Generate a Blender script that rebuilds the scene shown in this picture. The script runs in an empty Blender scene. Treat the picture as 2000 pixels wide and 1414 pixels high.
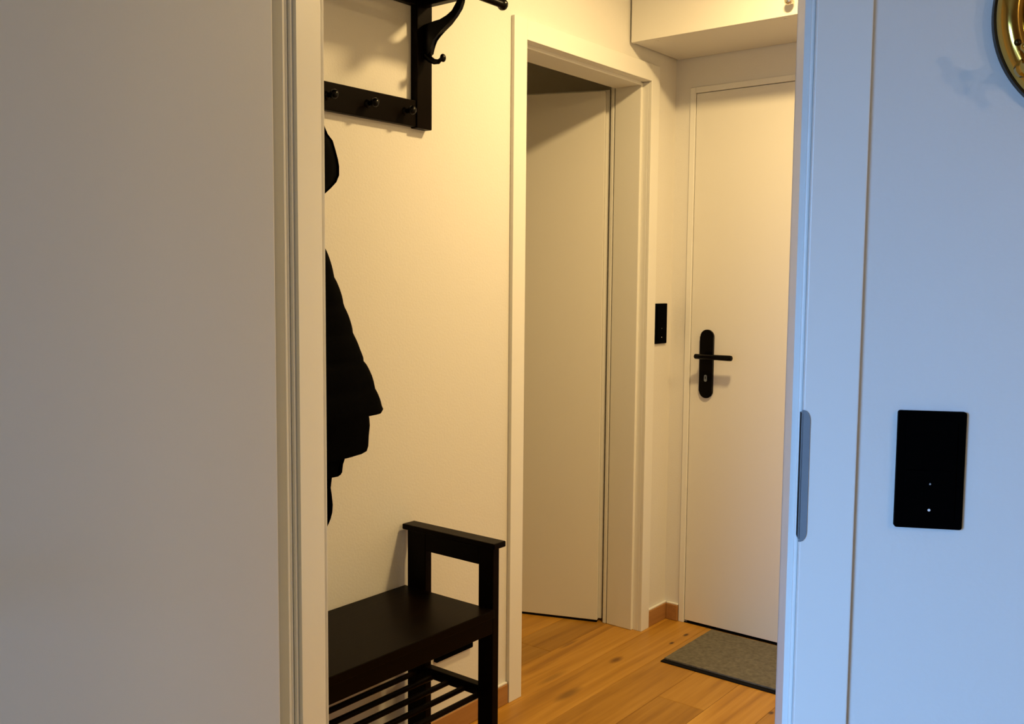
import bpy, bmesh, math, random
from mathutils import Matrix, Vector

SC = bpy.context.scene
COL = SC.collection
random.seed(7)

# ------------------------------------------------------------------ camera
CAM_POS = (1.804, -3.246, 1.300)
CAM_R = (0.7828299565, 0.6221778623, 0.0084833300)
CAM_U = (-0.0579765251, 0.0593587238, 0.9965516868)
CAM_F = (-0.6195288385, 0.7806223476, -0.0825394976)
cd = bpy.data.cameras.new('camera')
cd.sensor_width = 36.0
cd.lens = 1875.2 / 2000.0 * 36.0
cd.clip_start = 0.02
cam = bpy.data.objects.new('camera', cd)
COL.objects.link(cam)
cam.matrix_world = Matrix((
    (CAM_R[0], CAM_U[0], -CAM_F[0], CAM_POS[0]),
    (CAM_R[1], CAM_U[1], -CAM_F[1], CAM_POS[1]),
    (CAM_R[2], CAM_U[2], -CAM_F[2], CAM_POS[2]),
    (0, 0, 0, 1)))
SC.camera = cam

# ------------------------------------------------------------------ frame of the skewed partition wall
WALL_ANG = math.radians(27.7)
WALL_O = Vector((1.4754, -1.9891, 0.0))
WALL_M = Matrix.Translation(WALL_O) @ Matrix.Rotation(WALL_ANG, 4, 'Z')   # local x = along wall, local y = into the hall

# ------------------------------------------------------------------ light
w = bpy.data.worlds.new('world')
SC.world = w
w.use_nodes = True
bg = w.node_tree.nodes['Background']
bg.inputs['Color'].default_value = (0.42, 0.64, 1.0, 1)
bg.inputs['Strength'].default_value = 1.5

def light(name, kind, loc, energy, color, size=0.05, sizey=None, rot=None, parent_m=None):
    d = bpy.data.lights.new(name, kind)
    d.energy = energy
    d.color = color
    if kind == 'AREA':
        d.shape = 'RECTANGLE'
        d.size = size
        d.size_y = sizey or size
    else:
        d.shadow_soft_size = size
    o = bpy.data.objects.new(name, d)
    COL.objects.link(o)
    m = Matrix.Translation(Vector(loc))
    if rot:
        m = m @ rot
    o.matrix_world = (parent_m @ m) if parent_m else m
    return o

def aimed(src, dst):
    """rotation that points a light's -Z from src to dst (both in the wall's frame)"""
    return (Vector(dst) - Vector(src)).to_track_quat('-Z', 'Y').to_matrix().to_4x4()

# warm hall ceiling lamp over the corner; further along, an added fill light
hl = light('hall_ceiling_light', 'AREA', (0.80, -0.90, 2.42), 27.0, (1.0, 0.69, 0.29), 0.15)
hl.data.shape = 'DISK'
hl = light('hall_fill_light', 'AREA', (2.10, -0.75, 2.42), 17.0, (1.0, 0.69, 0.30), 0.30)
hl.data.shape = 'DISK'
# cool sky light falling in by the window in the left wall of the room, plus an added fill at the rear
SKY_P = (-2.02, -2.92, 1.45)
sky = light('window_daylight', 'AREA', SKY_P, 52.0, (0.21, 0.49, 1.0), 1.0, 1.1, aimed(SKY_P, (0.1, 0.0, -0.80)), WALL_M)
sky.data.spread = math.radians(80)
light('rear_fill_light', 'AREA', (-1.65, -3.44, 0.66), 11.0, (0.42, 0.64, 1.0), 0.85, 1.05,
      Matrix.Rotation(math.radians(90), 4, 'X'), WALL_M)
# two bulbs of the room's lamp on the right
light('room_lamp_bulb', 'POINT', (1.15, -0.95, 1.58), 6.0, (1.0, 0.77, 0.52), 0.02, None, None, WALL_M)
light('room_lamp_bulb.001', 'POINT', (0.78, -0.95, 1.84), 3.8, (1.0, 0.77, 0.52), 0.02, None, None, WALL_M)

SC.view_settings.view_transform = 'Standard'
SC.view_settings.look = 'None'
SC.view_settings.exposure = 0.0
SC.view_settings.gamma = 1.0
SC.view_settings.use_curve_mapping = False

# ------------------------------------------------------------------ materials
def mat(name, color, rough=0.5, metal=0.0, spec=0.5, bump=0.0, bscale=200.0, var=0.0, vscale=3.0, coat=0.0):
    m = bpy.data.materials.new(name)
    m.use_nodes = True
    nt = m.node_tree
    b = nt.nodes['Principled BSDF']
    b.inputs['Base Color'].default_value = (*color, 1)
    b.inputs['Roughness'].default_value = rough
    b.inputs['Metallic'].default_value = metal
    b.inputs['Specular IOR Level'].default_value = spec
    b.inputs['Coat Weight'].default_value = coat
    tc = nt.nodes.new('ShaderNodeTexCoord')
    if var > 0:
        n = nt.nodes.new('ShaderNodeTexNoise')
        n.inputs['Scale'].default_value = vscale
        n.inputs['Detail'].default_value = 4
        nt.links.new(tc.outputs['Object'], n.inputs['Vector'])
        r = nt.nodes.new('ShaderNodeValToRGB')
        r.color_ramp.elements[0].color = (*[c * (1 - var) for c in color], 1)
        r.color_ramp.elements[1].color = (*[min(1, c * (1 + var)) for c in color], 1)
        nt.links.new(n.outputs['Fac'], r.inputs['Fac'])
        nt.links.new(r.outputs['Color'], b.inputs['Base Color'])
    if bump > 0:
        n = nt.nodes.new('ShaderNodeTexNoise')
        n.inputs['Scale'].default_value = bscale
        n.inputs['Detail'].default_value = 3
        nt.links.new(tc.outputs['Object'], n.inputs['Vector'])
        bp = nt.nodes.new('ShaderNodeBump')
        bp.inputs['Strength'].default_value = bump
        bp.inputs['Distance'].default_value = 0.002
        nt.links.new(n.outputs['Fac'], bp.inputs['Height'])
        nt.links.new(bp.outputs['Normal'], b.inputs['Normal'])
    return m

def wood_mat(name, c_dark, c_mid, c_light, rough, axis, rnd=True, knots=False, fine=1.0, spec=0.35, spots=None):
    m = bpy.data.materials.new(name)
    m.use_nodes = True
    nt = m.node_tree
    N = nt.nodes
    Lk = nt.links.new
    b = N['Principled BSDF']
    b.inputs['Roughness'].default_value = rough
    b.inputs['Specular IOR Level'].default_value = spec
    tc = N.new('ShaderNodeTexCoord')
    oi = N.new('ShaderNodeObjectInfo')
    ofs = N.new('ShaderNodeVectorMath')
    ofs.operation = 'SCALE'
    comb = N.new('ShaderNodeCombineXYZ')
    Lk(oi.outputs['Random'], comb.inputs[0]); Lk(oi.outputs['Random'], comb.inputs[1]); Lk(oi.outputs['Random'], comb.inputs[2])
    Lk(comb.outputs[0], ofs.inputs[0]); ofs.inputs['Scale'].default_value = 37.0
    add = N.new('ShaderNodeVectorMath'); add.operation = 'ADD'
    Lk(tc.outputs['Object'], add.inputs[0]); Lk(ofs.outputs[0], add.inputs[1])
    mp = N.new('ShaderNodeMapping')
    s = [14.0 * fine, 14.0 * fine, 14.0 * fine]
    s[axis] = 0.9 * fine
    mp.inputs['Scale'].default_value = s
    Lk(add.outputs[0], mp.inputs['Vector'])
    n1 = N.new('ShaderNodeTexNoise')
    n1.inputs['Scale'].default_value = 1.0; n1.inputs['Detail'].default_value = 6; n1.inputs['Distortion'].default_value = 1.2
    Lk(mp.outputs[0], n1.inputs['Vector'])
    mp2 = N.new('ShaderNodeMapping')
    s2 = [90.0 * fine] * 3
    s2[axis] = 3.0 * fine
    mp2.inputs['Scale'].default_value = s2
    Lk(add.outputs[0], mp2.inputs['Vector'])
    n2 = N.new('ShaderNodeTexNoise'); n2.inputs['Scale'].default_value = 1.0; n2.inputs['Detail'].default_value = 3
    Lk(mp2.outputs[0], n2.inputs['Vector'])
    mx = N.new('ShaderNodeMath'); mx.operation = 'MULTIPLY_ADD'
    Lk(n2.outputs['Fac'], mx.inputs[0]); mx.inputs[1].default_value = 0.35
    mm = N.new('ShaderNodeMath'); mm.operation = 'MULTIPLY_ADD'
    Lk(n1.outputs['Fac'], mm.inputs[0]); mm.inputs[1].default_value = 0.75; mm.inputs[2].default_value = -0.05
    Lk(mm.outputs[0], mx.inputs[2])
    rp = N.new('ShaderNodeValToRGB')
    e = rp.color_ramp.elements
    e[0].position = 0.20; e[0].color = (*c_dark, 1)
    e[1].position = 0.82; e[1].color = (*c_light, 1)
    k = e.new(0.50); k.color = (*c_mid, 1)
    Lk(mx.outputs[0], rp.inputs['Fac'])
    last = rp.outputs['Color']
    if knots:
        mpk = N.new('ShaderNodeMapping')
        sk = [5.0] * 3
        sk[axis] = 2.2
        mpk.inputs['Scale'].default_value = sk
        Lk(add.outputs[0], mpk.inputs['Vector'])
        vo = N.new('ShaderNodeTexVoronoi'); vo.inputs['Scale'].default_value = 1.0
        Lk(mpk.outputs[0], vo.inputs['Vector'])
        rk = N.new('ShaderNodeValToRGB')
        rk.color_ramp.elements[0].position = 0.03; rk.color_ramp.elements[0].color = (0.22, 0.14, 0.1, 1)
        rk.color_ramp.elements[1].position = 0.10; rk.color_ramp.elements[1].color = (1, 1, 1, 1)
        Lk(vo.outputs['Distance'], rk.inputs['Fac'])
        mk = N.new('ShaderNodeMix'); mk.data_type = 'RGBA'; mk.blend_type = 'MULTIPLY'; mk.inputs['Factor'].default_value = 0.8
        Lk(last, mk.inputs[6]); Lk(rk.outputs['Color'], mk.inputs[7])
        last = mk.outputs[2]
    for (kx, ky, krx, kry, ks) in (spots or ()):
        ge = N.new('ShaderNodeNewGeometry')
        sb_ = N.new('ShaderNodeVectorMath'); sb_.operation = 'SUBTRACT'; sb_.inputs[1].default_value = (kx, ky, 0)
        Lk(ge.outputs['Position'], sb_.inputs[0])
        ml = N.new('ShaderNodeVectorMath'); ml.operation = 'MULTIPLY'; ml.inputs[1].default_value = (1 / krx, 1 / kry, 0)
        Lk(sb_.outputs[0], ml.inputs[0])
        ln_ = N.new('ShaderNodeVectorMath'); ln_.operation = 'LENGTH'
        Lk(ml.outputs[0], ln_.inputs[0])
        mr_ = N.new('ShaderNodeMapRange'); mr_.inputs['From Min'].default_value = 0.35; mr_.inputs['From Max'].default_value = 1.0
        mr_.inputs['To Min'].default_value = ks; mr_.inputs['To Max'].default_value = 0.0
        Lk(ln_.outputs['Value'], mr_.inputs['Value'])
        mk = N.new('ShaderNodeMix'); mk.data_type = 'RGBA'
        mk.inputs[7].default_value = (0.05, 0.018, 0.004, 1)
        Lk(mr_.outputs[0], mk.inputs['Factor']); Lk(last, mk.inputs[6])
        last = mk.outputs[2]
    if rnd:
        hs = N.new('ShaderNodeHueSaturation')
        mr = N.new('ShaderNodeMapRange')
        mr.inputs['To Min'].default_value = 0.80; mr.inputs['To Max'].default_value = 1.15
        Lk(oi.outputs['Random'], mr.inputs['Value'])
        Lk(mr.outputs[0], hs.inputs['Value'])
        Lk(last, hs.inputs['Color'])
        last = hs.outputs['Color']
    Lk(last, b.inputs['Base Color'])
    bp = N.new('ShaderNodeBump'); bp.inputs['Strength'].default_value = 0.12; bp.inputs['Distance'].default_value = 0.001
    Lk(n2.outputs['Fac'], bp.inputs['Height'])
    Lk(bp.outputs['Normal'], b.inputs['Normal'])
    return m

M = {}
M['wall'] = mat('plaster_white', (0.72, 0.71, 0.69), 0.85, bump=0.25, bscale=160)
M['wall_beige'] = mat('plaster_beige', (0.46, 0.36, 0.26), 0.85, bump=0.2, bscale=160)  # invented beige for unseen walls, to cut the bounced blue light
M['ceiling'] = mat('ceiling_white', (0.74, 0.73, 0.71), 0.9)
M['paint'] = mat('door_paint_white', (0.74, 0.73, 0.70), 0.42, bump=0.03, bscale=300)
M['casing'] = mat('casing_paint_white', (0.78, 0.78, 0.76), 0.38)
M['rubber'] = mat('dark_rubber', (0.004, 0.004, 0.005), 0.8, spec=0.1)
M['seal'] = mat('grey_seal', (0.30, 0.31, 0.32), 0.6)
M['black_plastic'] = mat('black_matt_plastic', (0.0006, 0.0006, 0.0007), 0.6, spec=0.01)
M['black_metal'] = mat('black_metal', (0.0012, 0.001, 0.001), 0.25, spec=0.15)
M['steel'] = mat('steel', (0.42, 0.44, 0.46), 0.38, metal=1.0)
M['strike'] = mat('dull_zinc', (0.20, 0.24, 0.28), 0.5, metal=0.2)
M['led'] = mat('indicator_white', (0.8, 0.8, 0.8), 0.4)
M['stain'] = wood_mat('black_brown_stained_wood', (0.0020, 0.0009, 0.0003), (0.0032, 0.0014, 0.0004), (0.0050, 0.0023, 0.0006), 0.34, 1, rnd=False, spec=0.04)
M['oak'] = wood_mat('oak_plank', (0.22, 0.090, 0.008), (0.42, 0.205, 0.024), (0.58, 0.32, 0.060), 0.40, 1, knots=True, spots=((0.157, -0.224, 0.009, 0.018, 0.95), (0.158, -0.118, 0.010, 0.022, 0.95), (0.118, -0.82, 0.022, 0.085, 0.55), (0.004, -0.75, 0.016, 0.09, 0.35), (0.672, -0.535, 0.010, 0.016, 0.9), (-0.125, -0.47, 0.010, 0.07, 0.45)))
M['oak_trim'] = wood_mat('oak_baseboard', (0.26, 0.12, 0.035), (0.37, 0.18, 0.055), (0.45, 0.24, 0.08), 0.5, 1, rnd=False)
M['brass'] = mat('polished_brass', (0.62, 0.36, 0.07), 0.12, metal=1.0)
M['brass_dark'] = mat('dark_brass', (0.05, 0.03, 0.012), 0.35, metal=1.0)  # darker brass for the outline rim and the rivets
M['mirror'] = mat('mirror_glass', (0.86, 0.88, 0.88), 0.02, metal=1.0)
M['cloth'] = mat('black_cloth', (0.0008, 0.0008, 0.0009), 0.9, spec=0.02, bump=0.4, bscale=500)
M['nylon'] = mat('black_nylon', (0.0008, 0.0008, 0.0009), 0.8, spec=0.02, bump=0.2, bscale=120)
M['chrome'] = mat('patterned_chrome', (0.82, 0.76, 0.62), 0.18, metal=1.0, bump=0.9, bscale=170)
M['mat_pile'] = mat('grey_mat_pile', (0.145, 0.132, 0.103), 0.95, spec=0.1, bump=1.0, bscale=260, var=0.55, vscale=75)
M['frame_pvc'] = mat('window_frame_white', (0.8, 0.8, 0.8), 0.4)
M['wc_tile'] = mat('wc_wall_paint', (0.76, 0.70, 0.48), 0.7)
gm = bpy.data.materials.new('window_glass'); gm.use_nodes = True
gb = gm.node_tree.nodes['Principled BSDF']
gb.inputs['Transmission Weight'].default_value = 1.0; gb.inputs['Roughness'].default_value = 0.0; gb.inputs['IOR'].default_value = 1.05
M['glass'] = gm

# ------------------------------------------------------------------ helpers
def add_box(bm, lo, hi, bev=0.0, seg=2):
    vs = [bm.verts.new((x, y, z)) for x in (lo[0], hi[0]) for y in (lo[1], hi[1]) for z in (lo[2], hi[2])]
    idx = ((0, 1, 3, 2), (4, 6, 7, 5), (0, 4, 5, 1), (2, 3, 7, 6), (0, 2, 6, 4), (1, 5, 7, 3))
    fs = [bm.faces.new([vs[i] for i in q]) for q in idx]
    if bev > 0:
        es = list({e for f in fs for e in f.edges})
        bmesh.ops.bevel(bm, geom=es, offset=bev, segments=seg, affect='EDGES', profile=0.5)

def add_prism(bm, poly, axis, a0, a1):
    """poly: 2-D points, extruded along axis (0,1,2) from a0 to a1"""
    def p3(p, a):
        v = [0, 0, 0]
        o = [i for i in range(3) if i != axis]
        v[o[0]], v[o[1]], v[axis] = p[0], p[1], a
        return v
    A = [bm.verts.new(p3(p, a0)) for p in poly]
    B = [bm.verts.new(p3(p, a1)) for p in poly]
    bm.faces.new(A); bm.faces.new(list(reversed(B)))
    n = len(poly)
    for i in range(n):
        bm.faces.new((A[i], B[i], B[(i + 1) % n], A[(i + 1) % n]))

def add_tube(bm, p0, p1, r0, r1=None, seg=16, caps=True):
    r1 = r0 if r1 is None else r1
    p0 = Vector(p0); p1 = Vector(p1)
    d = (p1 - p0).normalized()
    a = Vector((0, 0, 1)) if abs(d.z) < 0.9 else Vector((1, 0, 0))
    x = d.cross(a).normalized(); y = d.cross(x)
    R0 = []; R1 = []
    for i in range(seg):
        t = 2 * math.pi * i / seg
        o = x * math.cos(t) + y * math.sin(t)
        R0.append(bm.verts.new(p0 + o * r0)); R1.append(bm.verts.new(p1 + o * r1))
    for i in range(seg):
        bm.faces.new((R0[i], R0[(i + 1) % seg], R1[(i + 1) % seg], R1[i]))
    if caps:
        bm.faces.new(list(reversed(R0))); bm.faces.new(R1)

def add_lathe(bm, origin, axis, prof, seg=24):
    """prof: (distance along axis, radius)"""
    o = Vector(origin); d = Vector(axis).normalized()
    a = Vector((0, 0, 1)) if abs(d.z) < 0.9 else Vector((1, 0, 0))
    x = d.cross(a).normalized(); y = d.cross(x)
    rings = []
    for (t, r) in prof:
        if r < 1e-6:
            rings.append([bm.verts.new(o + d * t)])
        else:
            rings.append([bm.verts.new(o + d * t + (x * math.cos(2 * math.pi * i / seg) + y * math.sin(2 * math.pi * i / seg)) * r) for i in range(seg)])
    for A, B in zip(rings, rings[1:]):
        for i in range(seg):
            j = (i + 1) % seg
            if len(A) == 1 and len(B) == 1:
                continue
            if len(A) == 1:
                bm.faces.new((A[0], B[j], B[i]))
            elif len(B) == 1:
                bm.faces.new((A[i], A[j], B[0]))
            else:
                bm.faces.new((A[i], A[j], B[j], B[i]))
    for ring, rev in ((rings[0], True), (rings[-1], False)):
        if len(ring) > 1:
            bm.faces.new(list(reversed(ring)) if rev else ring)

def add_ball(bm, c, r, seg=16, sz=(1, 1, 1)):
    m = Matrix.Translation(Vector(c)) @ Matrix.Diagonal((r * sz[0], r * sz[1], r * sz[2], 1))
    bmesh.ops.create_uvsphere(bm, u_segments=seg, v_segments=max(8, seg // 2), radius=1.0, matrix=m)

def obj(name, bm, material, parent=None, smooth=False, loc=None, m=None):
    bmesh.ops.recalc_face_normals(bm, faces=bm.faces[:])
    me = bpy.data.meshes.new(name)
    bm.to_mesh(me); bm.free()
    me.materials.append(material if not isinstance(material, str) else M[material])
    if smooth:
        for p in me.polygons:
            p.use_smooth = True
        try:
            me.set_sharp_from_angle(angle=math.radians(40))
        except Exception:
            pass
    o = bpy.data.objects.new(name, me)
    COL.objects.link(o)
    if parent is not None:
        o.parent = parent
    if loc is not None:
        o.location = loc
    if m is not None:
        o.matrix_world = m
    return o

def empty(name, m):
    o = bpy.data.objects.new(name, None)
    o.empty_display_size = 0.1
    COL.objects.link(o)
    o.matrix_world = m if isinstance(m, Matrix) else Matrix.Translation(Vector(m))
    return o

def box(name, lo, hi, material, parent=None, bev=0.0, seg=2, m=None):
    bm = bmesh.new(); add_box(bm, lo, hi, bev, seg)
    return obj(name, bm, material, parent, m=m)

def tag(o, label, cat=None, group=None):
    o['label'] = label
    if cat: o['category'] = cat
    if group: o['group'] = group
    return o

def struct(o, label=None):
    o['kind'] = 'structure'
    if label: o['label'] = label
    return o

def sbox(name, boxes, material, label, m=None, bev=0.0):
    bm = bmesh.new()
    for lo, hi in boxes:
        add_box(bm, lo, hi, bev)
    return struct(obj(name, bm, material, m=m), label)

H = 2.50
# ------------------------------------------------------------------ floor of oak planks
floor = sbox('floor', [((-1.25, -6.2, -0.12), (5.2, 0.12, -0.014))], 'oak_trim', 'oak plank floor of the hall and the rooms beside it')
PW = 0.16
plank_meshes = {}
def plank_mesh(length):
    k = round(length, 2)
    if k not in plank_meshes:
        bm = bmesh.new()
        add_box(bm, (0.0006, 0.0006, -0.014), (PW - 0.0006, k - 0.0006, 0.0), 0.0009, 1)
        bmesh.ops.recalc_face_normals(bm, faces=bm.faces[:])
        me = bpy.data.meshes.new('plank'); bm.to_mesh(me); bm.free()
        me.materials.append(M['oak'])
        plank_meshes[k] = me
    return plank_meshes[k]
# one joint line of the planks runs at x = -0.135 (just inside the small-room doorway)
x = -0.135 - 6 * PW
ci = 0
first_end = {3: -1.2, 4: -0.95, 5: -0.567, 6: -1.5, 7: -1.9, 8: -1.35, 9: -0.645, 10: -1.7, 11: -1.2}
while x < 5.0:
    y = 0.0
    ln = -first_end.get(ci, -random.choice((0.5, 0.8, 1.1, 1.4)))
    while y > -6.1:
        ln = min(ln, 6.1 + y)
        if ln < 0.05: break
        o = bpy.data.objects.new('plank', plank_mesh(ln))
        COL.objects.link(o); o.parent = floor
        o.location = (x, y - round(ln, 2), 0)
        y -= round(ln, 2)
        ln = random.choice((1.4, 1.6, 1.8))
    x += PW; ci += 1

# ------------------------------------------------------------------ walls
sbox('ceiling', [((-1.25, -6.2, H), (5.2, 0.12, H + 0.1))], 'ceiling', 'white ceiling')
# opening to the small room: y -0.94 .. -0.185, z 0 .. 2.035
sbox('wall_left', [((-0.12, -2.85, 0), (0, -0.945, H)), ((-0.12, -0.18, 0), (0, 0.0, H)), ((-0.12, -0.945, 2.04), (0, -0.18, H))],
     'wall', 'white plaster wall with the coat rack and the half-open door')
# entrance door opening: x 0.066 .. 0.975, z 0 .. 2.02
sbox('wall_back', [((-1.2, 0.0, 0), (0.064, 0.12, H)), ((0.977, 0.0, 0), (3.02, 0.12, H)), ((0.064, 0.0, 2.022), (0.977, 0.12, H))],
     'wall', 'white plaster wall around the entrance door')
sbox('wall_right', [((2.9, -1.30, 0), (3.02, 0.0, H))], 'wall', 'white plaster wall on the far side of the hall')
sbox('wall_side', [((-1.2, -1.6, 0), (-1.08, 0.0, H)), ((-1.08, -1.6, 0), (-0.12, -1.48, H))], 'wc_tile', 'pale wall inside the small room')

UL, UR = -0.8535, -0.1545          # inner edges of the near casing
JL, JR = -0.843, -0.1665           # clear opening between the jambs
FT = 2.02                          # head of the near frame
sbox('wall_front', [((-2.32, 0, 0), (UL - 0.012, 0.10, H)), ((UR + 0.012, 0, 0), (2.0, 0.10, H)), ((UL - 0.012, 0, FT + 0.012), (UR + 0.012, 0.10, H))],
     'wall', 'white plaster wall with the switch and the brass mirror', m=WALL_M)
# other walls of the near room, behind the camera
WY0, WY1, WZ0, WZ1 = -3.45, -2.30, 0.60, 2.20
sbox('wall_room_left', [((-2.32, -3.5, 0), (-2.2, WY0, H)), ((-2.32, WY1, 0), (-2.2, 0.0, H)),
                        ((-2.32, WY0, 0), (-2.2, WY1, WZ0)), ((-2.32, WY0, WZ1), (-2.2, WY1, H))], 'wall_beige', 'beige wall with the wide window', m=WALL_M)
sbox('wall_room_right', [((1.9, -3.5, 0), (2.02, 0.0, H))], 'wall_beige', 'beige wall of the room', m=WALL_M)
BX0, BX1 = -2.15, -1.15
sbox('wall_room_back', [((-2.32, -3.62, 0), (BX0, -3.5, H)), ((BX1, -3.62, 0), (2.02, -3.5, H)), ((BX0, -3.62, 0), (BX1, -3.5, WZ0)), ((BX0, -3.62, WZ1), (BX1, -3.5, H))],
     'wall_beige', 'beige wall with the added window at the rear of the room', m=WALL_M)
def window(name, m, w_, h_, label):
    win = struct(empty(name, m), label)
    hw, hh = w_ / 2, h_
    bm = bmesh.new()
    for lo, hi in (((-0.03, -hw, 0), (0.03, hw, 0.06)), ((-0.03, -hw, hh - 0.06), (0.03, hw, hh)), ((-0.03, -hw, 0.06), (0.03, -hw + 0.06, hh - 0.06)),
                   ((-0.03, hw - 0.06, 0.06), (0.03, hw, hh - 0.06)), ((-0.03, -0.04, 0.06), (0.03, 0.04, hh - 0.06))):
        add_box(bm, lo, hi, 0.004)
    obj('window_frame', bm, 'frame_pvc', win)
    for a, b in ((-hw + 0.06, -0.04), (0.04, hw - 0.06)):
        box('pane', (-0.006, a, 0.06), (0.006, b, hh - 0.06), 'glass', win)
window('window_1', WALL_M @ Matrix.Translation((-2.26, (WY0 + WY1) / 2, WZ0)), WY1 - WY0, WZ1 - WZ0, 'tall white framed window in the left wall')
window('fill_window', WALL_M @ Matrix.Translation(((BX0 + BX1) / 2, -3.56, WZ0)) @ Matrix.Rotation(math.radians(90), 4, 'Z'), BX1 - BX0, WZ1 - WZ0, 'added unseen window for the fill light in the rear wall')  # added unseen opening that goes with the rear fill light

# baseboards (oak)
def baseboard(name, lo, hi, label, axis):
    bm = bmesh.new(); add_box(bm, lo, hi, 0.0025, 2)
    o = struct(obj(name, bm, 'oak_trim'), label)
    b2 = bmesh.new()
    h2 = list(hi); l2 = list(lo); l2[2] = hi[2]; h2[2] = hi[2] + 0.006
    if axis == 1: h2[0] = hi[0] - 0.003
    else: l2[1] = lo[1] + 0.003
    add_box(b2, l2, h2, 0.0015, 2)
    obj('pale_top_strip', b2, 'casing', o)  # pale strip along the top edge of the baseboard
    return o
baseboard('baseboard_left', (0.0, -2.7, 0.0), (0.012, -0.994, 0.062), 'oak baseboard below the coat rack and shoe bench', 1)
baseboard('baseboard_corner', (0.0, -0.142, 0.0), (0.012, 0.0, 0.062), 'short oak baseboard below the hall switch', 1)
baseboard('baseboard_back', (0.012, -0.012, 0.0), (0.062, 0.0, 0.062), 'short oak baseboard beside the entrance door', 0)

# ------------------------------------------------------------------ near door (open towards the camera) : local frame of the skewed wall
d1 = struct(empty('door_1', WALL_M), 'white rebated door standing open against the near room, with its frame')
def wall_part(name, boxes, material, parent=d1, bev=0.0015):
    bm = bmesh.new()
    for lo, hi in boxes:
        add_box(bm, lo, hi, bev)
    return obj(name, bm, material, parent)
CW = 0.066
wall_part('casing', [((UR, -0.009, 0), (UR + CW, 0.0, FT + CW))], 'casing')
wall_part('casing', [((UL - CW, -0.009, 0), (UL, 0.0, FT + CW))], 'casing')
wall_part('casing', [((UL, -0.009, FT), (UR, 0.0, FT + CW))], 'casing')
# linings with the rebate: the part beside the rebate, then the deeper part that carries the stop
def jamb(name, s, u_edge, u_clear):
    bm = bmesh.new()
    o = u_edge + s * 0.012
    poly = [(u_edge, 0.0), (u_edge, 0.013), (u_clear, 0.013), (u_clear, 0.113), (o, 0.113), (o, 0.0)]
    if s < 0: poly = poly[::-1]
    add_prism(bm, poly, 2, 0.0, FT)
    return obj(name, bm, 'casing', d1)
jr = jamb('jamb', 1, UR, JR)
jl = jamb('jamb', -1, UL, JL)
wall_part('head_lining', [((UL, 0.0, FT), (UR, 0.113, FT + 0.012)), ((UL, 0.013, FT - 0.011), (UR, 0.113, FT))], 'casing')
# rubber seals in the rebate corners
wall_part('seal', [((UR - 0.005, 0.006, 0.0), (UR, 0.013, FT))], 'casing', d1, 0.002)
wall_part('seal', [((UL, 0.006, 0.0), (UL + 0.005, 0.013, FT))], 'casing', d1, 0.002)
# casing on the hall side
wall_part('hall_casing', [((JR, 0.1, 0), (JR + CW + 0.01, 0.113, FT + CW))], 'casing')
wall_part('hall_casing', [((JL - CW - 0.01, 0.1, 0), (JL, 0.113, FT + CW))], 'casing')
wall_part('hall_casing', [((JL, 0.1, FT - 0.011), (JR, 0.113, FT + CW))], 'casing')
# angled steel strike plate
sp_z0, sp_z1, sp_w = 0.972, 1.142, 0.0085
bm = bmesh.new()
poly = [(UR - 0.0015, sp_z0), ]
R_ = sp_w
for i in range(9):
    t = -math.pi / 2 + (math.pi / 2) * i / 8
    poly.append((UR + R_ * math.cos(t), sp_z0 + R_ * 1.6 + R_ * 1.6 * math.sin(t)))
for i in range(9):
    t = (math.pi / 2) * i / 8
    poly.append((UR + R_ * math.cos(t), sp_z1 - R_ * 1.6 + R_ * 1.6 * math.sin(t)))
poly.append((UR - 0.0015, sp_z1))
add_prism(bm, poly, 1, -0.0105, -0.0088)
add_box(bm, (UR - 0.0025, -0.0105, sp_z0 + 0.004), (UR, 0.006, sp_z1 - 0.004))
tag(obj('strike_plate', bm, 'strike', d1), 'brushed steel strike plate on the frame edge')
bm = bmesh.new(); add_box(bm, (UR - 0.0030, -0.0100, sp_z0 + 0.006), (UR - 0.0022, 0.004, sp_z1 - 0.004))
obj('strike_dark_edge', bm, 'rubber', d1)  # dark strip for the plate's dark left edge
# leaf, hinged on the left jamb
TH = math.radians(115)
PV = Vector((-0.881, -0.0085, 0))
# leaf coordinates: s from the pivot towards the lock edge, t from the pivot towards the hall side
leaf_m = Matrix.Translation(PV) @ Matrix.Rotation(-TH, 4, 'Z')
leaf = empty('leaf', WALL_M @ leaf_m)
leaf.parent = d1; leaf.matrix_parent_inverse = Matrix(); leaf.matrix_local = leaf_m
bm = bmesh.new()
LW = 0.735
add_box(bm, (0.022, 0.018, 0.008), (LW - 0.016, 0.044, 2.008), 0.0018, 2)
add_box(bm, (0.006, 0.004, 0.008), (LW, 0.0185, 2.021), 0.0018, 2)
obj('leaf_panel', bm, 'paint', leaf)
for z in (0.25, 1.78):
    bm = bmesh.new(); add_tube(bm, (0.003, 0.0, z - 0.04), (0.003, 0.0, z + 0.04), 0.005, seg=16)
    add_box(bm, (0.001, 0.0, z - 0.03), (0.012, 0.006, z + 0.03))
    obj('hinge', bm, 'steel', leaf, True)

# black lever on its hall-side face, near the lock edge
bm = bmesh.new()
add_tube(bm, (0.672, 0.0435, 1.05), (0.672, 0.053, 1.05), 0.026, 0.025, 24)
ros = obj('handle_rosette', bm, 'black_metal', leaf, True)
bm = bmesh.new()
add_tube(bm, (0.672, 0.052, 1.05), (0.672, 0.092, 1.05), 0.0105, seg=16)
add_lathe(bm, (0.682, 0.094, 1.05), (-1, 0, 0), [(0, 0.006), (0.003, 0.0095), (0.05, 0.0095), (0.128, 0.0095), (0.131, 0.006), (0.132, 0)], 16)
obj('lever', bm, 'black_metal', ros, True)

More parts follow.
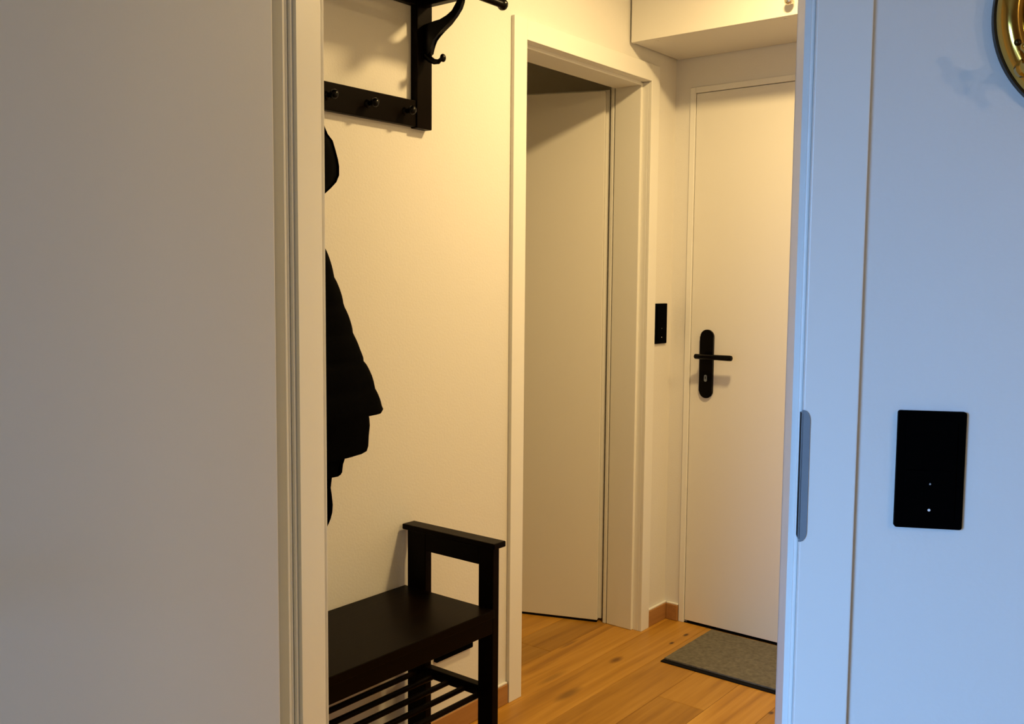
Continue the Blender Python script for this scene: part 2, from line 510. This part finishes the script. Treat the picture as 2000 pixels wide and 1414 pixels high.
# ------------------------------------------------------------------ small-room door (half open)
d3 = struct(empty('door_3', (0, -0.56, 0)), 'white door half open into the small room, with its frame')
def p3(name, boxes, material, bev=0.0015, label=None):
    bm = bmesh.new()
    for lo, hi in boxes:
        add_box(bm, (lo[0], lo[1] + 0.56, lo[2]), (hi[0], hi[1] + 0.56, hi[2]), bev)
    return obj(name, bm, material, d3)
YL, YR, ZT = -0.928, -0.198, 2.021
p3('casing', [((0, YL - 0.062, 0), (0.013, YL, ZT + 0.06))], 'casing')
p3('casing', [((0, YR, 0), (0.013, YR + 0.056, ZT + 0.06))], 'casing')
p3('casing', [((0, YL, ZT), (0.013, YR, ZT + 0.06))], 'casing')
p3('jamb', [((-0.135, YR - 0.011, 0), (-0.024, YR + 0.016, ZT))], 'casing', 0.003)
p3('jamb', [((-0.135, YL - 0.016, 0), (-0.024, YL + 0.011, ZT))], 'casing', 0.003)
p3('stop_strip', [((-0.152, YR - 0.011, 0), (-0.139, YR + 0.016, ZT))], 'casing', 0.0015)
p3('rebate_lining', [((-0.0245, YR, 0), (0.0, YR + 0.016, ZT))], 'casing')
p3('rebate_lining', [((-0.0245, YL - 0.016, 0), (0.0, YL, ZT))], 'casing')
p3('head_lining', [((-0.135, YL + 0.011, ZT - 0.011), (-0.024, YR - 0.011, ZT + 0.016)), ((-0.0245, YL, ZT), (0.0, YR, ZT + 0.016))], 'casing', 0.002)
# leaf swung into the small room, hinged by the right jamb
la = math.atan2(-0.109, -0.284)
lm = Matrix.Translation((-0.168, -0.2225 + 0.56, 0)) @ Matrix.Rotation(la, 4, 'Z')
l3 = empty('leaf', Matrix()); l3.parent = d3; l3.matrix_local = lm
bm = bmesh.new()
# local x along the leaf from the hinge edge, local y: + is the hall side of the leaf
add_box(bm, (0.0, -0.024, 0.010), (0.70, 0.0, 2.004), 0.0015)
add_box(bm, (-0.013, -0.040, 0.010), (0.713, -0.0235, 2.012), 0.0015)
obj('leaf_panel', bm, 'paint', l3)
box('bottom_seal', (0.002, -0.022, 0.001), (0.70, -0.004, 0.010), 'rubber', l3)
for z in (0.22, 1.0, 1.80):
    bm = bmesh.new(); add_tube(bm, (-0.020, -0.046, z - 0.045), (-0.020, -0.046, z + 0.045), 0.008, seg=14)
    obj('hinge', bm, 'strike', l3, True)

# ------------------------------------------------------------------ entrance door
d2 = struct(empty('door_2', (0.52, 0, 0)), 'flush white entrance door with a black lever handle')
def p2(name, boxes, material, bev=0.001, parent=d2):
    bm = bmesh.new()
    for lo, hi in boxes:
        add_box(bm, (lo[0] - 0.52, lo[1], lo[2]), (hi[0] - 0.52, hi[1], hi[2]), bev)
    return obj(name, bm, material, parent)
p2('door_frame', [((0.064, -0.007, 0), (0.0865, 0.10, 2.022))], 'casing', 0.002)
p2('door_frame', [((0.9545, -0.007, 0), (0.977, 0.10, 2.022))], 'casing', 0.002)
p2('door_frame', [((0.0865, -0.007, 2.0005), (0.9545, 0.10, 2.022))], 'casing', 0.002)
p2('stop', [((0.0865, 0.005, 0), (0.095, 0.010, 2.0005)), ((0.946, 0.005, 0), (0.9545, 0.010, 2.0005)), ((0.095, 0.005, 1.990), (0.946, 0.010, 2.0005))], 'seal', 0.0)  # grey set close behind the leaf gap, stands in for its shade
p2('leaf_panel', [((0.0885, -0.002, 0.011), (0.9525, 0.0045, 1.9985)), ((0.0955, 0.0045, 0.011), (0.9455, 0.060, 1.9895))], 'paint', 0.0012)
p2('sill_with_light_block', [((0.064, -0.001, -0.014), (0.977, 0.12, 0.003)), ((0.064, 0.101, 0.003), (0.977, 0.12, 2.022))], 'rubber', 0.0)  # sill plus an added hidden panel that blocks sky light behind the door
# long-plate lever handle
def stadium(cx, z0, z1, r, n=14):
    P = []
    for i in range(n + 1):
        t = math.pi * i / n
        P.append((cx + r * math.cos(t), z1 - r + r * math.sin(t)))
    for i in range(n + 1):
        t = math.pi + math.pi * i / n
        P.append((cx + r * math.cos(t), z0 + r + r * math.sin(t)))
    return P
bm = bmesh.new()
add_prism(bm, stadium(0.0, -0.128, 0.128, 0.027), 1, -0.011, 0.0)
es = [e for e in bm.edges if abs(e.verts[0].co.y + 0.011) < 1e-6 and abs(e.verts[1].co.y + 0.011) < 1e-6]
bmesh.ops.bevel(bm, geom=es, offset=0.003, segments=2, affect='EDGES')
esc = obj('handle_plate', bm, 'black_metal', d2, True, loc=(0.158 - 0.52, -0.002, 1.004))
esc['label'] = 'black rounded long plate'
bm = bmesh.new()
add_tube(bm, (0, -0.008, 0.030), (0, -0.050, 0.030), 0.011, seg=16)
# lever bar: a short stub to the left of the spindle and a long grip to the right
add_lathe(bm, (-0.026, -0.055, 0.030), (1, 0, 0.0), [(0, 0.004), (0.003, 0.0085), (0.006, 0.0095), (0.05, 0.0095), (0.142, 0.0105), (0.149, 0.0095), (0.152, 0.005), (0.1525, 0)], 16)
obj('lever', bm, 'black_metal', esc, True)
bm = bmesh.new()
add_prism(bm, stadium(0.0, -0.066, -0.040, 0.0060, 8), 1, -0.0125, -0.010)
obj('lock_cylinder', bm, 'strike', esc, True)
bm = bmesh.new()
add_box(bm, (-0.0012, -0.0132, -0.056), (0.0012, -0.0120, -0.046))
obj('keyhole', bm, 'rubber', esc)

# ------------------------------------------------------------------ doormat
dm = empty('doormat', (0.60, -0.213, 0.0))
tag(dm, 'grey ribbed doormat with black rubber edge lying before the entrance door', 'doormat')
bm = bmesh.new(); add_box(bm, (-0.388, -0.190, 0.0), (0.388, 0.188, 0.004), 0.0015)
obj('rubber_border', bm, 'rubber', dm)
bm = bmesh.new()
nx, ny = 60, 30
x0_, x1_, y0_, y1_ = -0.384, 0.384, -0.168, 0.186
G = [[bm.verts.new((x0_ + (x1_ - x0_) * i / nx, y0_ + (y1_ - y0_) * j / ny, 0.009 + random.uniform(-0.0006, 0.0006))) for j in range(ny + 1)] for i in range(nx + 1)]
for i in range(nx):
    for j in range(ny):
        bm.faces.new((G[i][j], G[i + 1][j], G[i + 1][j + 1], G[i][j + 1]))
be = [e for e in bm.edges if e.is_boundary]
r = bmesh.ops.extrude_edge_only(bm, edges=be)
for v in [g for g in r['geom'] if isinstance(g, bmesh.types.BMVert)]:
    v.co.z = 0.003
obj('pile', bm, 'mat_pile', dm)

# ------------------------------------------------------------------ overhead cabinet above the entrance door
cb = empty('overhead_cabinet', (0.0, 0.0, 2.13))
tag(cb, 'white overhead cabinet above the entrance door with a round knob', 'cabinet')
box('body', (0.010, -0.321, 0.0), (1.58, -0.004, 0.367), 'paint', cb, 0.001)
cabinet_doors = []
for x0, x1, kx in ((0.010, 0.604, 0.586), (0.607, 1.215, 0.637), (1.218, 1.58, 1.25)):
    dd = box('cabinet_door', (x0, -0.3395, -0.002), (x1, -0.3215, 0.364), 'paint', cb, 0.0012)
    bm = bmesh.new()
    add_lathe(bm, (kx, -0.3395, 0.036), (0, -1, 0), [(0, 0.008), (0.004, 0.0075), (0.008, 0.005), (0.014, 0.0055), (0.018, 0.0105), (0.024, 0.0145), (0.030, 0.0145), (0.036, 0.0105), (0.039, 0.005), (0.040, 0)], 20)
    kn = obj('knob', bm, 'chrome', dd, True)
    kn['label'] = 'small patterned metal knob'
for px_, py_ in ((0.09, -0.300), (0.55, -0.300)):
    bm = bmesh.new(); add_tube(bm, (px_, py_, -0.0012), (px_, py_, 0.0005), 0.006, seg=12)
    obj('screw_cap', bm, 'casing', cb)
box('shadow_gap_strip', (0.0, -0.318, 0.012), (0.0095, -0.004, 0.367), 'seal', cb)  # grey strip whose tone stands in for the shadow gap

# ------------------------------------------------------------------ switches and socket
def rounded_plate(bm, w_, h_, y0, y1, r=0.003):
    P = []
    for cx, cz, a0 in ((w_ / 2 - r, h_ / 2 - r, 0), (-w_ / 2 + r, h_ / 2 - r, 90), (-w_ / 2 + r, -h_ / 2 + r, 180), (w_ / 2 - r, -h_ / 2 + r, 270)):
        for i in range(5):
            t = math.radians(a0 + 90 * i / 4)
            P.append((cx + r * math.cos(t), cz + r * math.sin(t)))
    add_prism(bm, P, 1, y0, y1)

def switch_plate(name, m, w_, h_, label, led=True):
    t = empty(name, m)
    tag(t, label, 'switch')
    bm = bmesh.new(); rounded_plate(bm, w_, h_, -0.006, 0.0)
    obj('frame', bm, 'black_plastic', t)
    for s in (1, -1):
        bm = bmesh.new()
        hk = h_ / 2 - 0.012
        cz = s * (hk / 2 + 0.0006)
        add_box(bm, (-w_ / 2 + 0.010, -0.0085, cz - hk / 2), (w_ / 2 - 0.010, -0.006, cz + hk / 2), 0.0006)
        rk = obj('rocker', bm, 'black_plastic', t)
        if s < 0:
            bm = bmesh.new(); add_tube(bm, (0.0, -0.0088, -h_ / 2 + 0.024), (0.0, -0.0080, -h_ / 2 + 0.024), 0.0017, seg=10)
            i1 = obj('indicator', bm, 'led', rk)
            bm = bmesh.new(); add_tube(bm, (0.0, -0.0088, -h_ / 2 + 0.057), (0.0, -0.0080, -h_ / 2 + 0.057), 0.0012, seg=8)
            obj('indicator', bm, 'seal', rk)
    return t
switch_plate('light_switch', WALL_M @ Matrix.Translation((0, 0, 1.071)), 0.080, 0.148, 'matt black double light switch on the bluish wall below the brass mirror')
switch_plate('light_switch', Matrix.Translation((0.0, -0.083, 1.1515)) @ Matrix.Rotation(math.radians(90), 4, 'Z'), 0.084, 0.150, 'matt black double light switch between the two white doors')

so = empty('power_outlet', Matrix.Translation((0.0, -1.238, 0.275)) @ Matrix.Rotation(math.radians(90), 4, 'Z'))
tag(so, 'black double power socket low on the wall behind the shoe bench', 'socket')
bm = bmesh.new(); rounded_plate(bm, 0.158, 0.092, -0.010, 0.0)
obj('plate', bm, 'black_plastic', so)
for s in (-1, 1):
    bm = bmesh.new()
    add_prism(bm, [(s * 0.037 + 0.026 * math.cos(2 * math.pi * i / 6), 0.030 * math.sin(2 * math.pi * i / 6)) for i in range(6)], 1, -0.0125, -0.010)
    ins = obj('socket_insert', bm, 'black_plastic', so)
    for dx, dz in ((-0.0095, 0.0), (0.0095, 0.0), (0.0, -0.006)):
        bm = bmesh.new(); add_tube(bm, (s * 0.037 + dx, -0.0132, dz), (s * 0.037 + dx, -0.0120, dz), 0.0022, seg=10)
        obj('contact', bm, 'steel' if dz < 0 else 'rubber', ins)

# ------------------------------------------------------------------ shoe bench
YE = -1.418           # outer face of the right end frame
BL = 0.85
sb = empty('shoe_bench', (0.16, YE - BL / 2, 0))
tag(sb, 'black-brown wooden shoe bench with arm frames and slatted shelf below the coats', 'bench')
def pb(name, boxes, bev=0.002, parent=sb, material='stain'):
    bm = bmesh.new()
    for lo, hi in boxes:
        add_box(bm, (lo[0] - 0.16, lo[1] - (YE - BL / 2), lo[2]), (hi[0] - 0.16, hi[1] - (YE - BL / 2), hi[2]), bev)
    return obj(name, bm, material, parent)
for k in (0, 1):
    ya, yb = (YE - 0.024, YE) if k == 0 else (YE - BL, YE - BL + 0.024)
    pb('leg', [((0.270, ya, 0), (0.318, yb, 0.640))])
    pb('leg', [((0.020, ya, 0), (0.086, yb, 0.640))])
    pb('arm_rail', [((0.086, ya, 0.592), (0.270, yb, 0.640))])
    pb('arm_cap', [((0.008, ya - 0.008, 0.640), (0.328, yb + 0.014, 0.655))], 0.0025)
    for z in (0.266, 0.090):
        pb('shelf_rail', [((0.086, ya, z - 0.016), (0.270, yb, z + 0.012))])
pb('seat', [((0.012, YE - BL + 0.024, 0.466), (0.324, YE - 0.0245, 0.487))], 0.002)
pb('apron', [((0.300, YE - BL + 0.024, 0.424), (0.318, YE - 0.024, 0.466))])
pb('apron', [((0.022, YE - BL + 0.024, 0.424), (0.040, YE - 0.024, 0.466))])
ym = YE - BL / 2
for z in (0.256, 0.084):
    for xr in (0.055, 0.110, 0.165, 0.220, 0.275):
        bm = bmesh.new()
        add_tube(bm, (xr - 0.16, -BL / 2 + 0.012, z), (xr - 0.16, BL / 2 - 0.012, z), 0.0075, seg=12)
        obj('slat_rod', bm, 'stain', sb, True)

# ------------------------------------------------------------------ wall coat rack
YRK = -1.353
RW = 0.85
hr = empty('coat_rack', (0.0, YRK - RW / 2, 1.70))
tag(hr, 'black-brown wall coat rack with a top shelf, front pole, curved brackets and round pegs', 'coat rack')
OY, OZ = YRK - RW / 2, 1.70
def pr(name, boxes, bev=0.002, parent=hr, material='stain'):
    bm = bmesh.new()
    for lo, hi in boxes:
        add_box(bm, (lo[0], lo[1] - OY, lo[2] - OZ), (hi[0], hi[1] - OY, hi[2] - OZ), bev)
    return obj(name, bm, material, parent)
UPW = 0.056
for k in (0, 1):
    ya, yb = (YRK - UPW, YRK) if k == 0 else (YRK - RW, YRK - RW + UPW)
    pr('upright', [((0.0, ya, 1.700), (0.024, yb, 2.13))])
    yc = (ya + yb) / 2
    pr('shelf_arm', [((0.024, yc - 0.013, 2.012), (0.275, yc + 0.013, 2.050))], 0.003)
    # cast bracket: curves out and up from the upright to the shelf arm
    inner = [(0.143, 2.012), (0.139, 1.998), (0.127, 1.984), (0.108, 1.9745), (0.084, 1.9705), (0.060, 1.969), (0.024, 1.966)]
    outer = [(0.024, 1.888), (0.040, 1.884), (0.0505, 1.890), (0.0515, 1.902), (0.054, 1.914), (0.060, 1.924), (0.072, 1.934), (0.090, 1.943), (0.113, 1.956), (0.135, 1.971), (0.151, 1.988), (0.158, 2.003), (0.159, 2.012)]
    bm = bmesh.new()
    add_prism(bm, [(a, b_ - OZ) for a, b_ in inner + outer], 1, yc - OY - 0.008, yc - OY + 0.008)
    es = [e for e in bm.edges if abs(e.verts[0].co.y - e.verts[1].co.y) < 1e-6]
    bmesh.ops.bevel(bm, geom=es, offset=0.0025, segments=2, affect='EDGES')
    br = obj('bracket', bm, 'black_metal', hr, True)
    bm = bmesh.new()
    pts = [(0.030, 1.888), (0.044, 1.8765), (0.058, 1.869), (0.072, 1.867), (0.078, 1.870), (0.084, 1.874)]
    rad = [0.010, 0.0085, 0.0072, 0.0062, 0.0052, 0.0045]
    for (a, b_), (c, d_), ra, rb in zip(pts, pts[1:], rad, rad[1:]):
        add_tube(bm, (a, yc - OY, b_ - OZ), (c, yc - OY, d_ - OZ), ra, rb, 12)
        add_ball(bm, (c, yc - OY, d_ - OZ), rb, 10)
    add_ball(bm, (0.0885, yc - OY, 1.8745 - OZ), 0.0095, 14, (0.72, 1, 1.12))
    obj('hook', bm, 'black_metal', br, True)
pr('lower_rail', [((0.002, YRK - RW + UPW, 1.703), (0.020, YRK - UPW, 1.770))])
pr('upper_rail', [((0.002, YRK - RW + UPW, 2.012), (0.020, YRK - UPW, 2.080))])
for k in range(6):
    yk = -1.450 - 0.1302 * k
    bm = bmesh.new()
    add_lathe(bm, (0.020, yk - OY, 1.737 - OZ), (1, 0, 0), [(0, 0.011), (0.003, 0.010), (0.006, 0.0062), (0.016, 0.0055), (0.019, 0.0085), (0.024, 0.0115), (0.029, 0.0115), (0.034, 0.008), (0.036, 0.004), (0.0365, 0)], 18)
    obj('peg', bm, 'black_metal', hr, True)
def pole(name, x_, z_, r_, over):
    bm = bmesh.new()
    L_ = RW / 2
    prof = [(0, 0), (0.003, 0.007), (0.009, r_ + 0.004), (0.016, r_ + 0.0055), (0.023, r_ + 0.003), (0.028, r_)]
    e_ = L_ + over
    full = prof + [(2 * e_ - t, q) for t, q in reversed(prof)]
    add_lathe(bm, (x_, -e_, z_ - OZ), (0, 1, 0), full, 18)
    return obj(name, bm, 'black_metal', hr, True)
pole('front_pole', 0.203, 2.0115, 0.0095, 0.088)
pr('shelf_board', [((0.024, YRK - RW, 2.051), (0.280, YRK, 2.066))], 0.002)

# ------------------------------------------------------------------ clothes on the rack
def loft(bm, secs, seg=40, ripple=0.0, nr=7, seed=0, close=True):
    """secs: (z, y centre, y radius, x centre, x radius)"""
    rings = []
    rr = random.Random(seed)
    ph = [rr.uniform(0, 6.28) for _ in range(4)]
    for (z, yc, ry, xc, rx) in secs:
        ring = []
        for i in range(seg):
            t = 2 * math.pi * i / seg
            k = 1 + ripple * math.sin(nr * t + ph[0] + 3 * z) * 0.6 + ripple * math.sin((nr + 4) * t + ph[1] - 5 * z) * 0.4
            c, s = math.cos(t), math.sin(t)
            # super-ellipse for a flatter garment
            px = math.copysign(abs(c) ** 0.8, c) * rx * k
            py = math.copysign(abs(s) ** 0.8, s) * ry * (1 + 0.25 * (k - 1))
            ring.append(bm.verts.new((max(0.006, xc + px), yc + py, z)))
        rings.append(ring)
    for A, B in zip(rings, rings[1:]):
        for i in range(seg):
            bm.faces.new((A[i], A[(i + 1) % seg], B[(i + 1) % seg], B[i]))
    if close:
        bm.faces.new(rings[0]); bm.faces.new(list(reversed(rings[-1])))

YJ = -1.99
jk = empty('quilted_jacket', (0.20, YJ, 1.0))
tag(jk, 'black quilted hooded jacket hanging from a peg of the coat rack', 'jacket')
def interp(tab, z):
    tab = sorted(tab)
    if z <= tab[0][0]: return tab[0][1]
    for (z0, v0), (z1, v1) in zip(tab, tab[1:]):
        if z <= z1:
            return v0 + (v1 - v0) * (z - z0) / (z1 - z0)
    return tab[-1][1]
JT = [(1.50, 0.070), (1.429, 0.0956), (1.386, 0.1018), (1.366, 0.1067), (1.337, 0.1176), (1.304, 0.1316), (1.271, 0.1457), (1.229, 0.1631), (1.191, 0.1791),
      (1.15, 0.1969), (1.121, 0.2151), (1.09, 0.2318), (1.06, 0.2456), (1.035, 0.2562), (1.019, 0.2619), (1.012, 0.267), (1.004, 0.262)]
bm = bmesh.new()
secs = []
nq = 62
for i in range(nq + 1):
    z = 1.50 - (1.50 - 1.004) * i / nq
    q = 0.0045 * abs(math.sin(math.pi * (z - 1.0) / 0.062)) ** 0.5 - 0.003      # quilting rolls
    secs.append((z - 1.0, 0.0, interp(JT, z) + q, 0.0, 0.040 + 0.035 * (1.50 - z) / 0.5 + q))
loft(bm, secs, 48, 0.05, 6, 3)
obj('jacket_body', bm, 'nylon', jk, True)
bm = bmesh.new()
hsec = []
for z, ry in ((1.742, 0.02), (1.70, 0.05), (1.655, 0.077), (1.632, 0.0891), (1.611, 0.1011), (1.599, 0.1147), (1.581, 0.1221), (1.56, 0.1295), (1.546, 0.1324), (1.527, 0.1322),
              (1.512, 0.1245), (1.498, 0.1091), (1.486, 0.0936), (1.476, 0.078), (1.46, 0.07)):
    rx = 0.05 if z < 1.66 else 0.05 - (z - 1.66) * 0.4
    hsec.append((z - 1.0, 0.02, ry, -0.02 - max(0, z - 1.60) * 0.75, rx))
loft(bm, hsec, 36, 0.03, 5, 9)
obj('hood', bm, 'nylon', jk, True)

ct = empty('long_coat', (0.085, -1.93, 0.88))
tag(ct, 'long black coat hanging under the quilted jacket, hem showing above the bench', 'coat')
bm = bmesh.new()
secs = []
for z, ry in ((1.74, 0.02), (1.66, 0.05), (1.55, 0.075), (1.40, 0.10), (1.25, 0.15), (1.12, 0.21), (1.041, 0.2508), (0.988, 0.2773), (0.965, 0.281), (0.95, 0.2822), (0.925, 0.2787), (0.90, 0.2768), (0.888, 0.2717), (0.884, 0.2581)):
    secs.append((z - 0.88, 0.0, ry, 0.0 - max(0, z - 1.5) * 0.12, 0.035 if z < 1.6 else 0.02))
loft(bm, secs, 48, 0.08, 7, 5)
obj('coat_body', bm, 'cloth', ct, True)
bm = bmesh.new()
secs = []
for z, ry in ((1.0, 0.17), (0.95, 0.174), (0.888, 0.1768), (0.877, 0.1768), (0.866, 0.1718), (0.847, 0.1684), (0.842, 0.1634), (0.839, 0.1553)):
    secs.append((z - 0.88, 0.03, ry, -0.010, 0.024))
loft(bm, secs, 40, 0.06, 6, 8)
obj('coat_lining', bm, 'cloth', ct, True)

sf = empty('scarf', (0.022, -1.80, 0.70))
tag(sf, 'black scarf end hanging lowest from the coat rack', 'scarf')
bm = bmesh.new()
secs = []
for z, ry in ((1.69, 0.02), (1.40, 0.05), (1.0, 0.07), (0.87, 0.088), (0.831, 0.091), (0.819, 0.0893), (0.798, 0.0858), (0.781, 0.0889), (0.755, 0.092), (0.736, 0.0901), (0.722, 0.0851), (0.713, 0.0801), (0.704, 0.0736)):
    secs.append((z - 0.70, -0.0 if z < 0.9 else -0.03, ry, 0.0, 0.007))
loft(bm, secs, 28, 0.05, 5, 4)
obj('scarf_body', bm, 'cloth', sf, True)

# ------------------------------------------------------------------ brass porthole mirror
MC = (0.182, 0.0, 1.622)
mm_ = empty('porthole_mirror', WALL_M @ Matrix.Translation(MC))
tag(mm_, 'round polished brass porthole mirror with rivets on the bluish wall', 'mirror')
def ring_prof(bm, prof, seg=96):
    rings = []
    for i in range(seg):
        t = 2 * math.pi * i / seg
        rings.append([bm.verts.new((r_ * math.cos(t), y_, r_ * math.sin(t))) for r_, y_ in prof])
    for i in range(seg):
        A, B = rings[i], rings[(i + 1) % seg]
        for k in range(len(prof)):
            j = (k + 1) % len(prof)
            bm.faces.new((A[k], A[j], B[j], B[k]))
RO = 0.1325
bm = bmesh.new()
ring_prof(bm, [(RO, 0.0), (RO, -0.012), (RO - 0.002, -0.018), (RO - 0.007, -0.024), (RO - 0.014, -0.0275), (RO - 0.021, -0.027), (RO - 0.026, -0.024), (RO - 0.028, -0.019), (RO - 0.028, 0.0)])
obj('flange_ring', bm, 'brass', mm_, True)
bm = bmesh.new()
ring_prof(bm, [(RO + 0.0022, 0.0), (RO + 0.0022, -0.009), (RO + 0.0004, -0.0105), (RO + 0.0004, 0.0)])
obj('back_rim', bm, 'brass_dark', mm_, True)
bm = bmesh.new()
ring_prof(bm, [(RO - 0.0285, -0.004), (RO - 0.0285, -0.020), (RO - 0.031, -0.024), (RO - 0.038, -0.026), (RO - 0.042, -0.022), (RO - 0.044, -0.012), (RO - 0.044, -0.004)])
obj('inner_ring', bm, 'brass', mm_, True)
bm = bmesh.new()
add_lathe(bm, (0, -0.004, 0), (0, -1, 0), [(0, RO - 0.046), (0.006, RO - 0.046), (0.007, RO - 0.048), (0.007, 0)], 64)
obj('mirror_glass', bm, 'mirror', mm_, True)
for k in range(8):
    t = math.radians(198.5 + 45 * k)
    rr_ = RO - 0.0145
    bm = bmesh.new()
    add_lathe(bm, (rr_ * math.cos(t), -0.0265, rr_ * math.sin(t)), (0, -1, 0), [(0, 0.0042), (0.0015, 0.004), (0.003, 0.0026), (0.0036, 0)], 14)
    obj('rivet', bm, 'brass_dark', mm_, True)
# clamp with its swing screw at the lower left, hinge opposite
for ang, kind in ((213.0, 'clamp'), (33.0, 'hinge')):
    t = math.radians(ang)
    e = Vector((math.cos(t), 0, math.sin(t)))
    c = e * (RO - 0.010)
    bm = bmesh.new()
    if kind == 'clamp':
        add_lathe(bm, c + Vector((0, -0.022, 0)), (0, -1, 0), [(0, 0.011), (0.008, 0.011), (0.010, 0.009), (0.014, 0.006), (0.032, 0.006), (0.034, 0.010), (0.040, 0.010), (0.043, 0.006), (0.043, 0)], 18)
        g = Vector((0, -0.060, 0)) + c
        side = Vector((-e.z, 0, e.x))
        for s in (-1, 1):
            add_tube(bm, g, g + side * s * 0.020, 0.004, 0.005, 10)
            add_ball(bm, g + side * s * 0.020, 0.0055, 10)
        add_tube(bm, e * (RO - 0.036) + Vector((0, -0.030, 0)), c + e * 0.004 + Vector((0, -0.030, 0)), 0.007, 0.007, 12)
        obj('clamp_screw', bm, 'brass', mm_, True)
    else:
        side = Vector((-e.z, 0, e.x))
        add_tube(bm, c + Vector((0, -0.032, 0)) - side * 0.022, c + Vector((0, -0.032, 0)) + side * 0.022, 0.007, 0.007, 14)
        add_tube(bm, e * (RO - 0.036) + Vector((0, -0.030, 0)), c + Vector((0, -0.030, 0)), 0.006, 0.006, 12)
        obj('hinge', bm, 'brass', mm_, True)
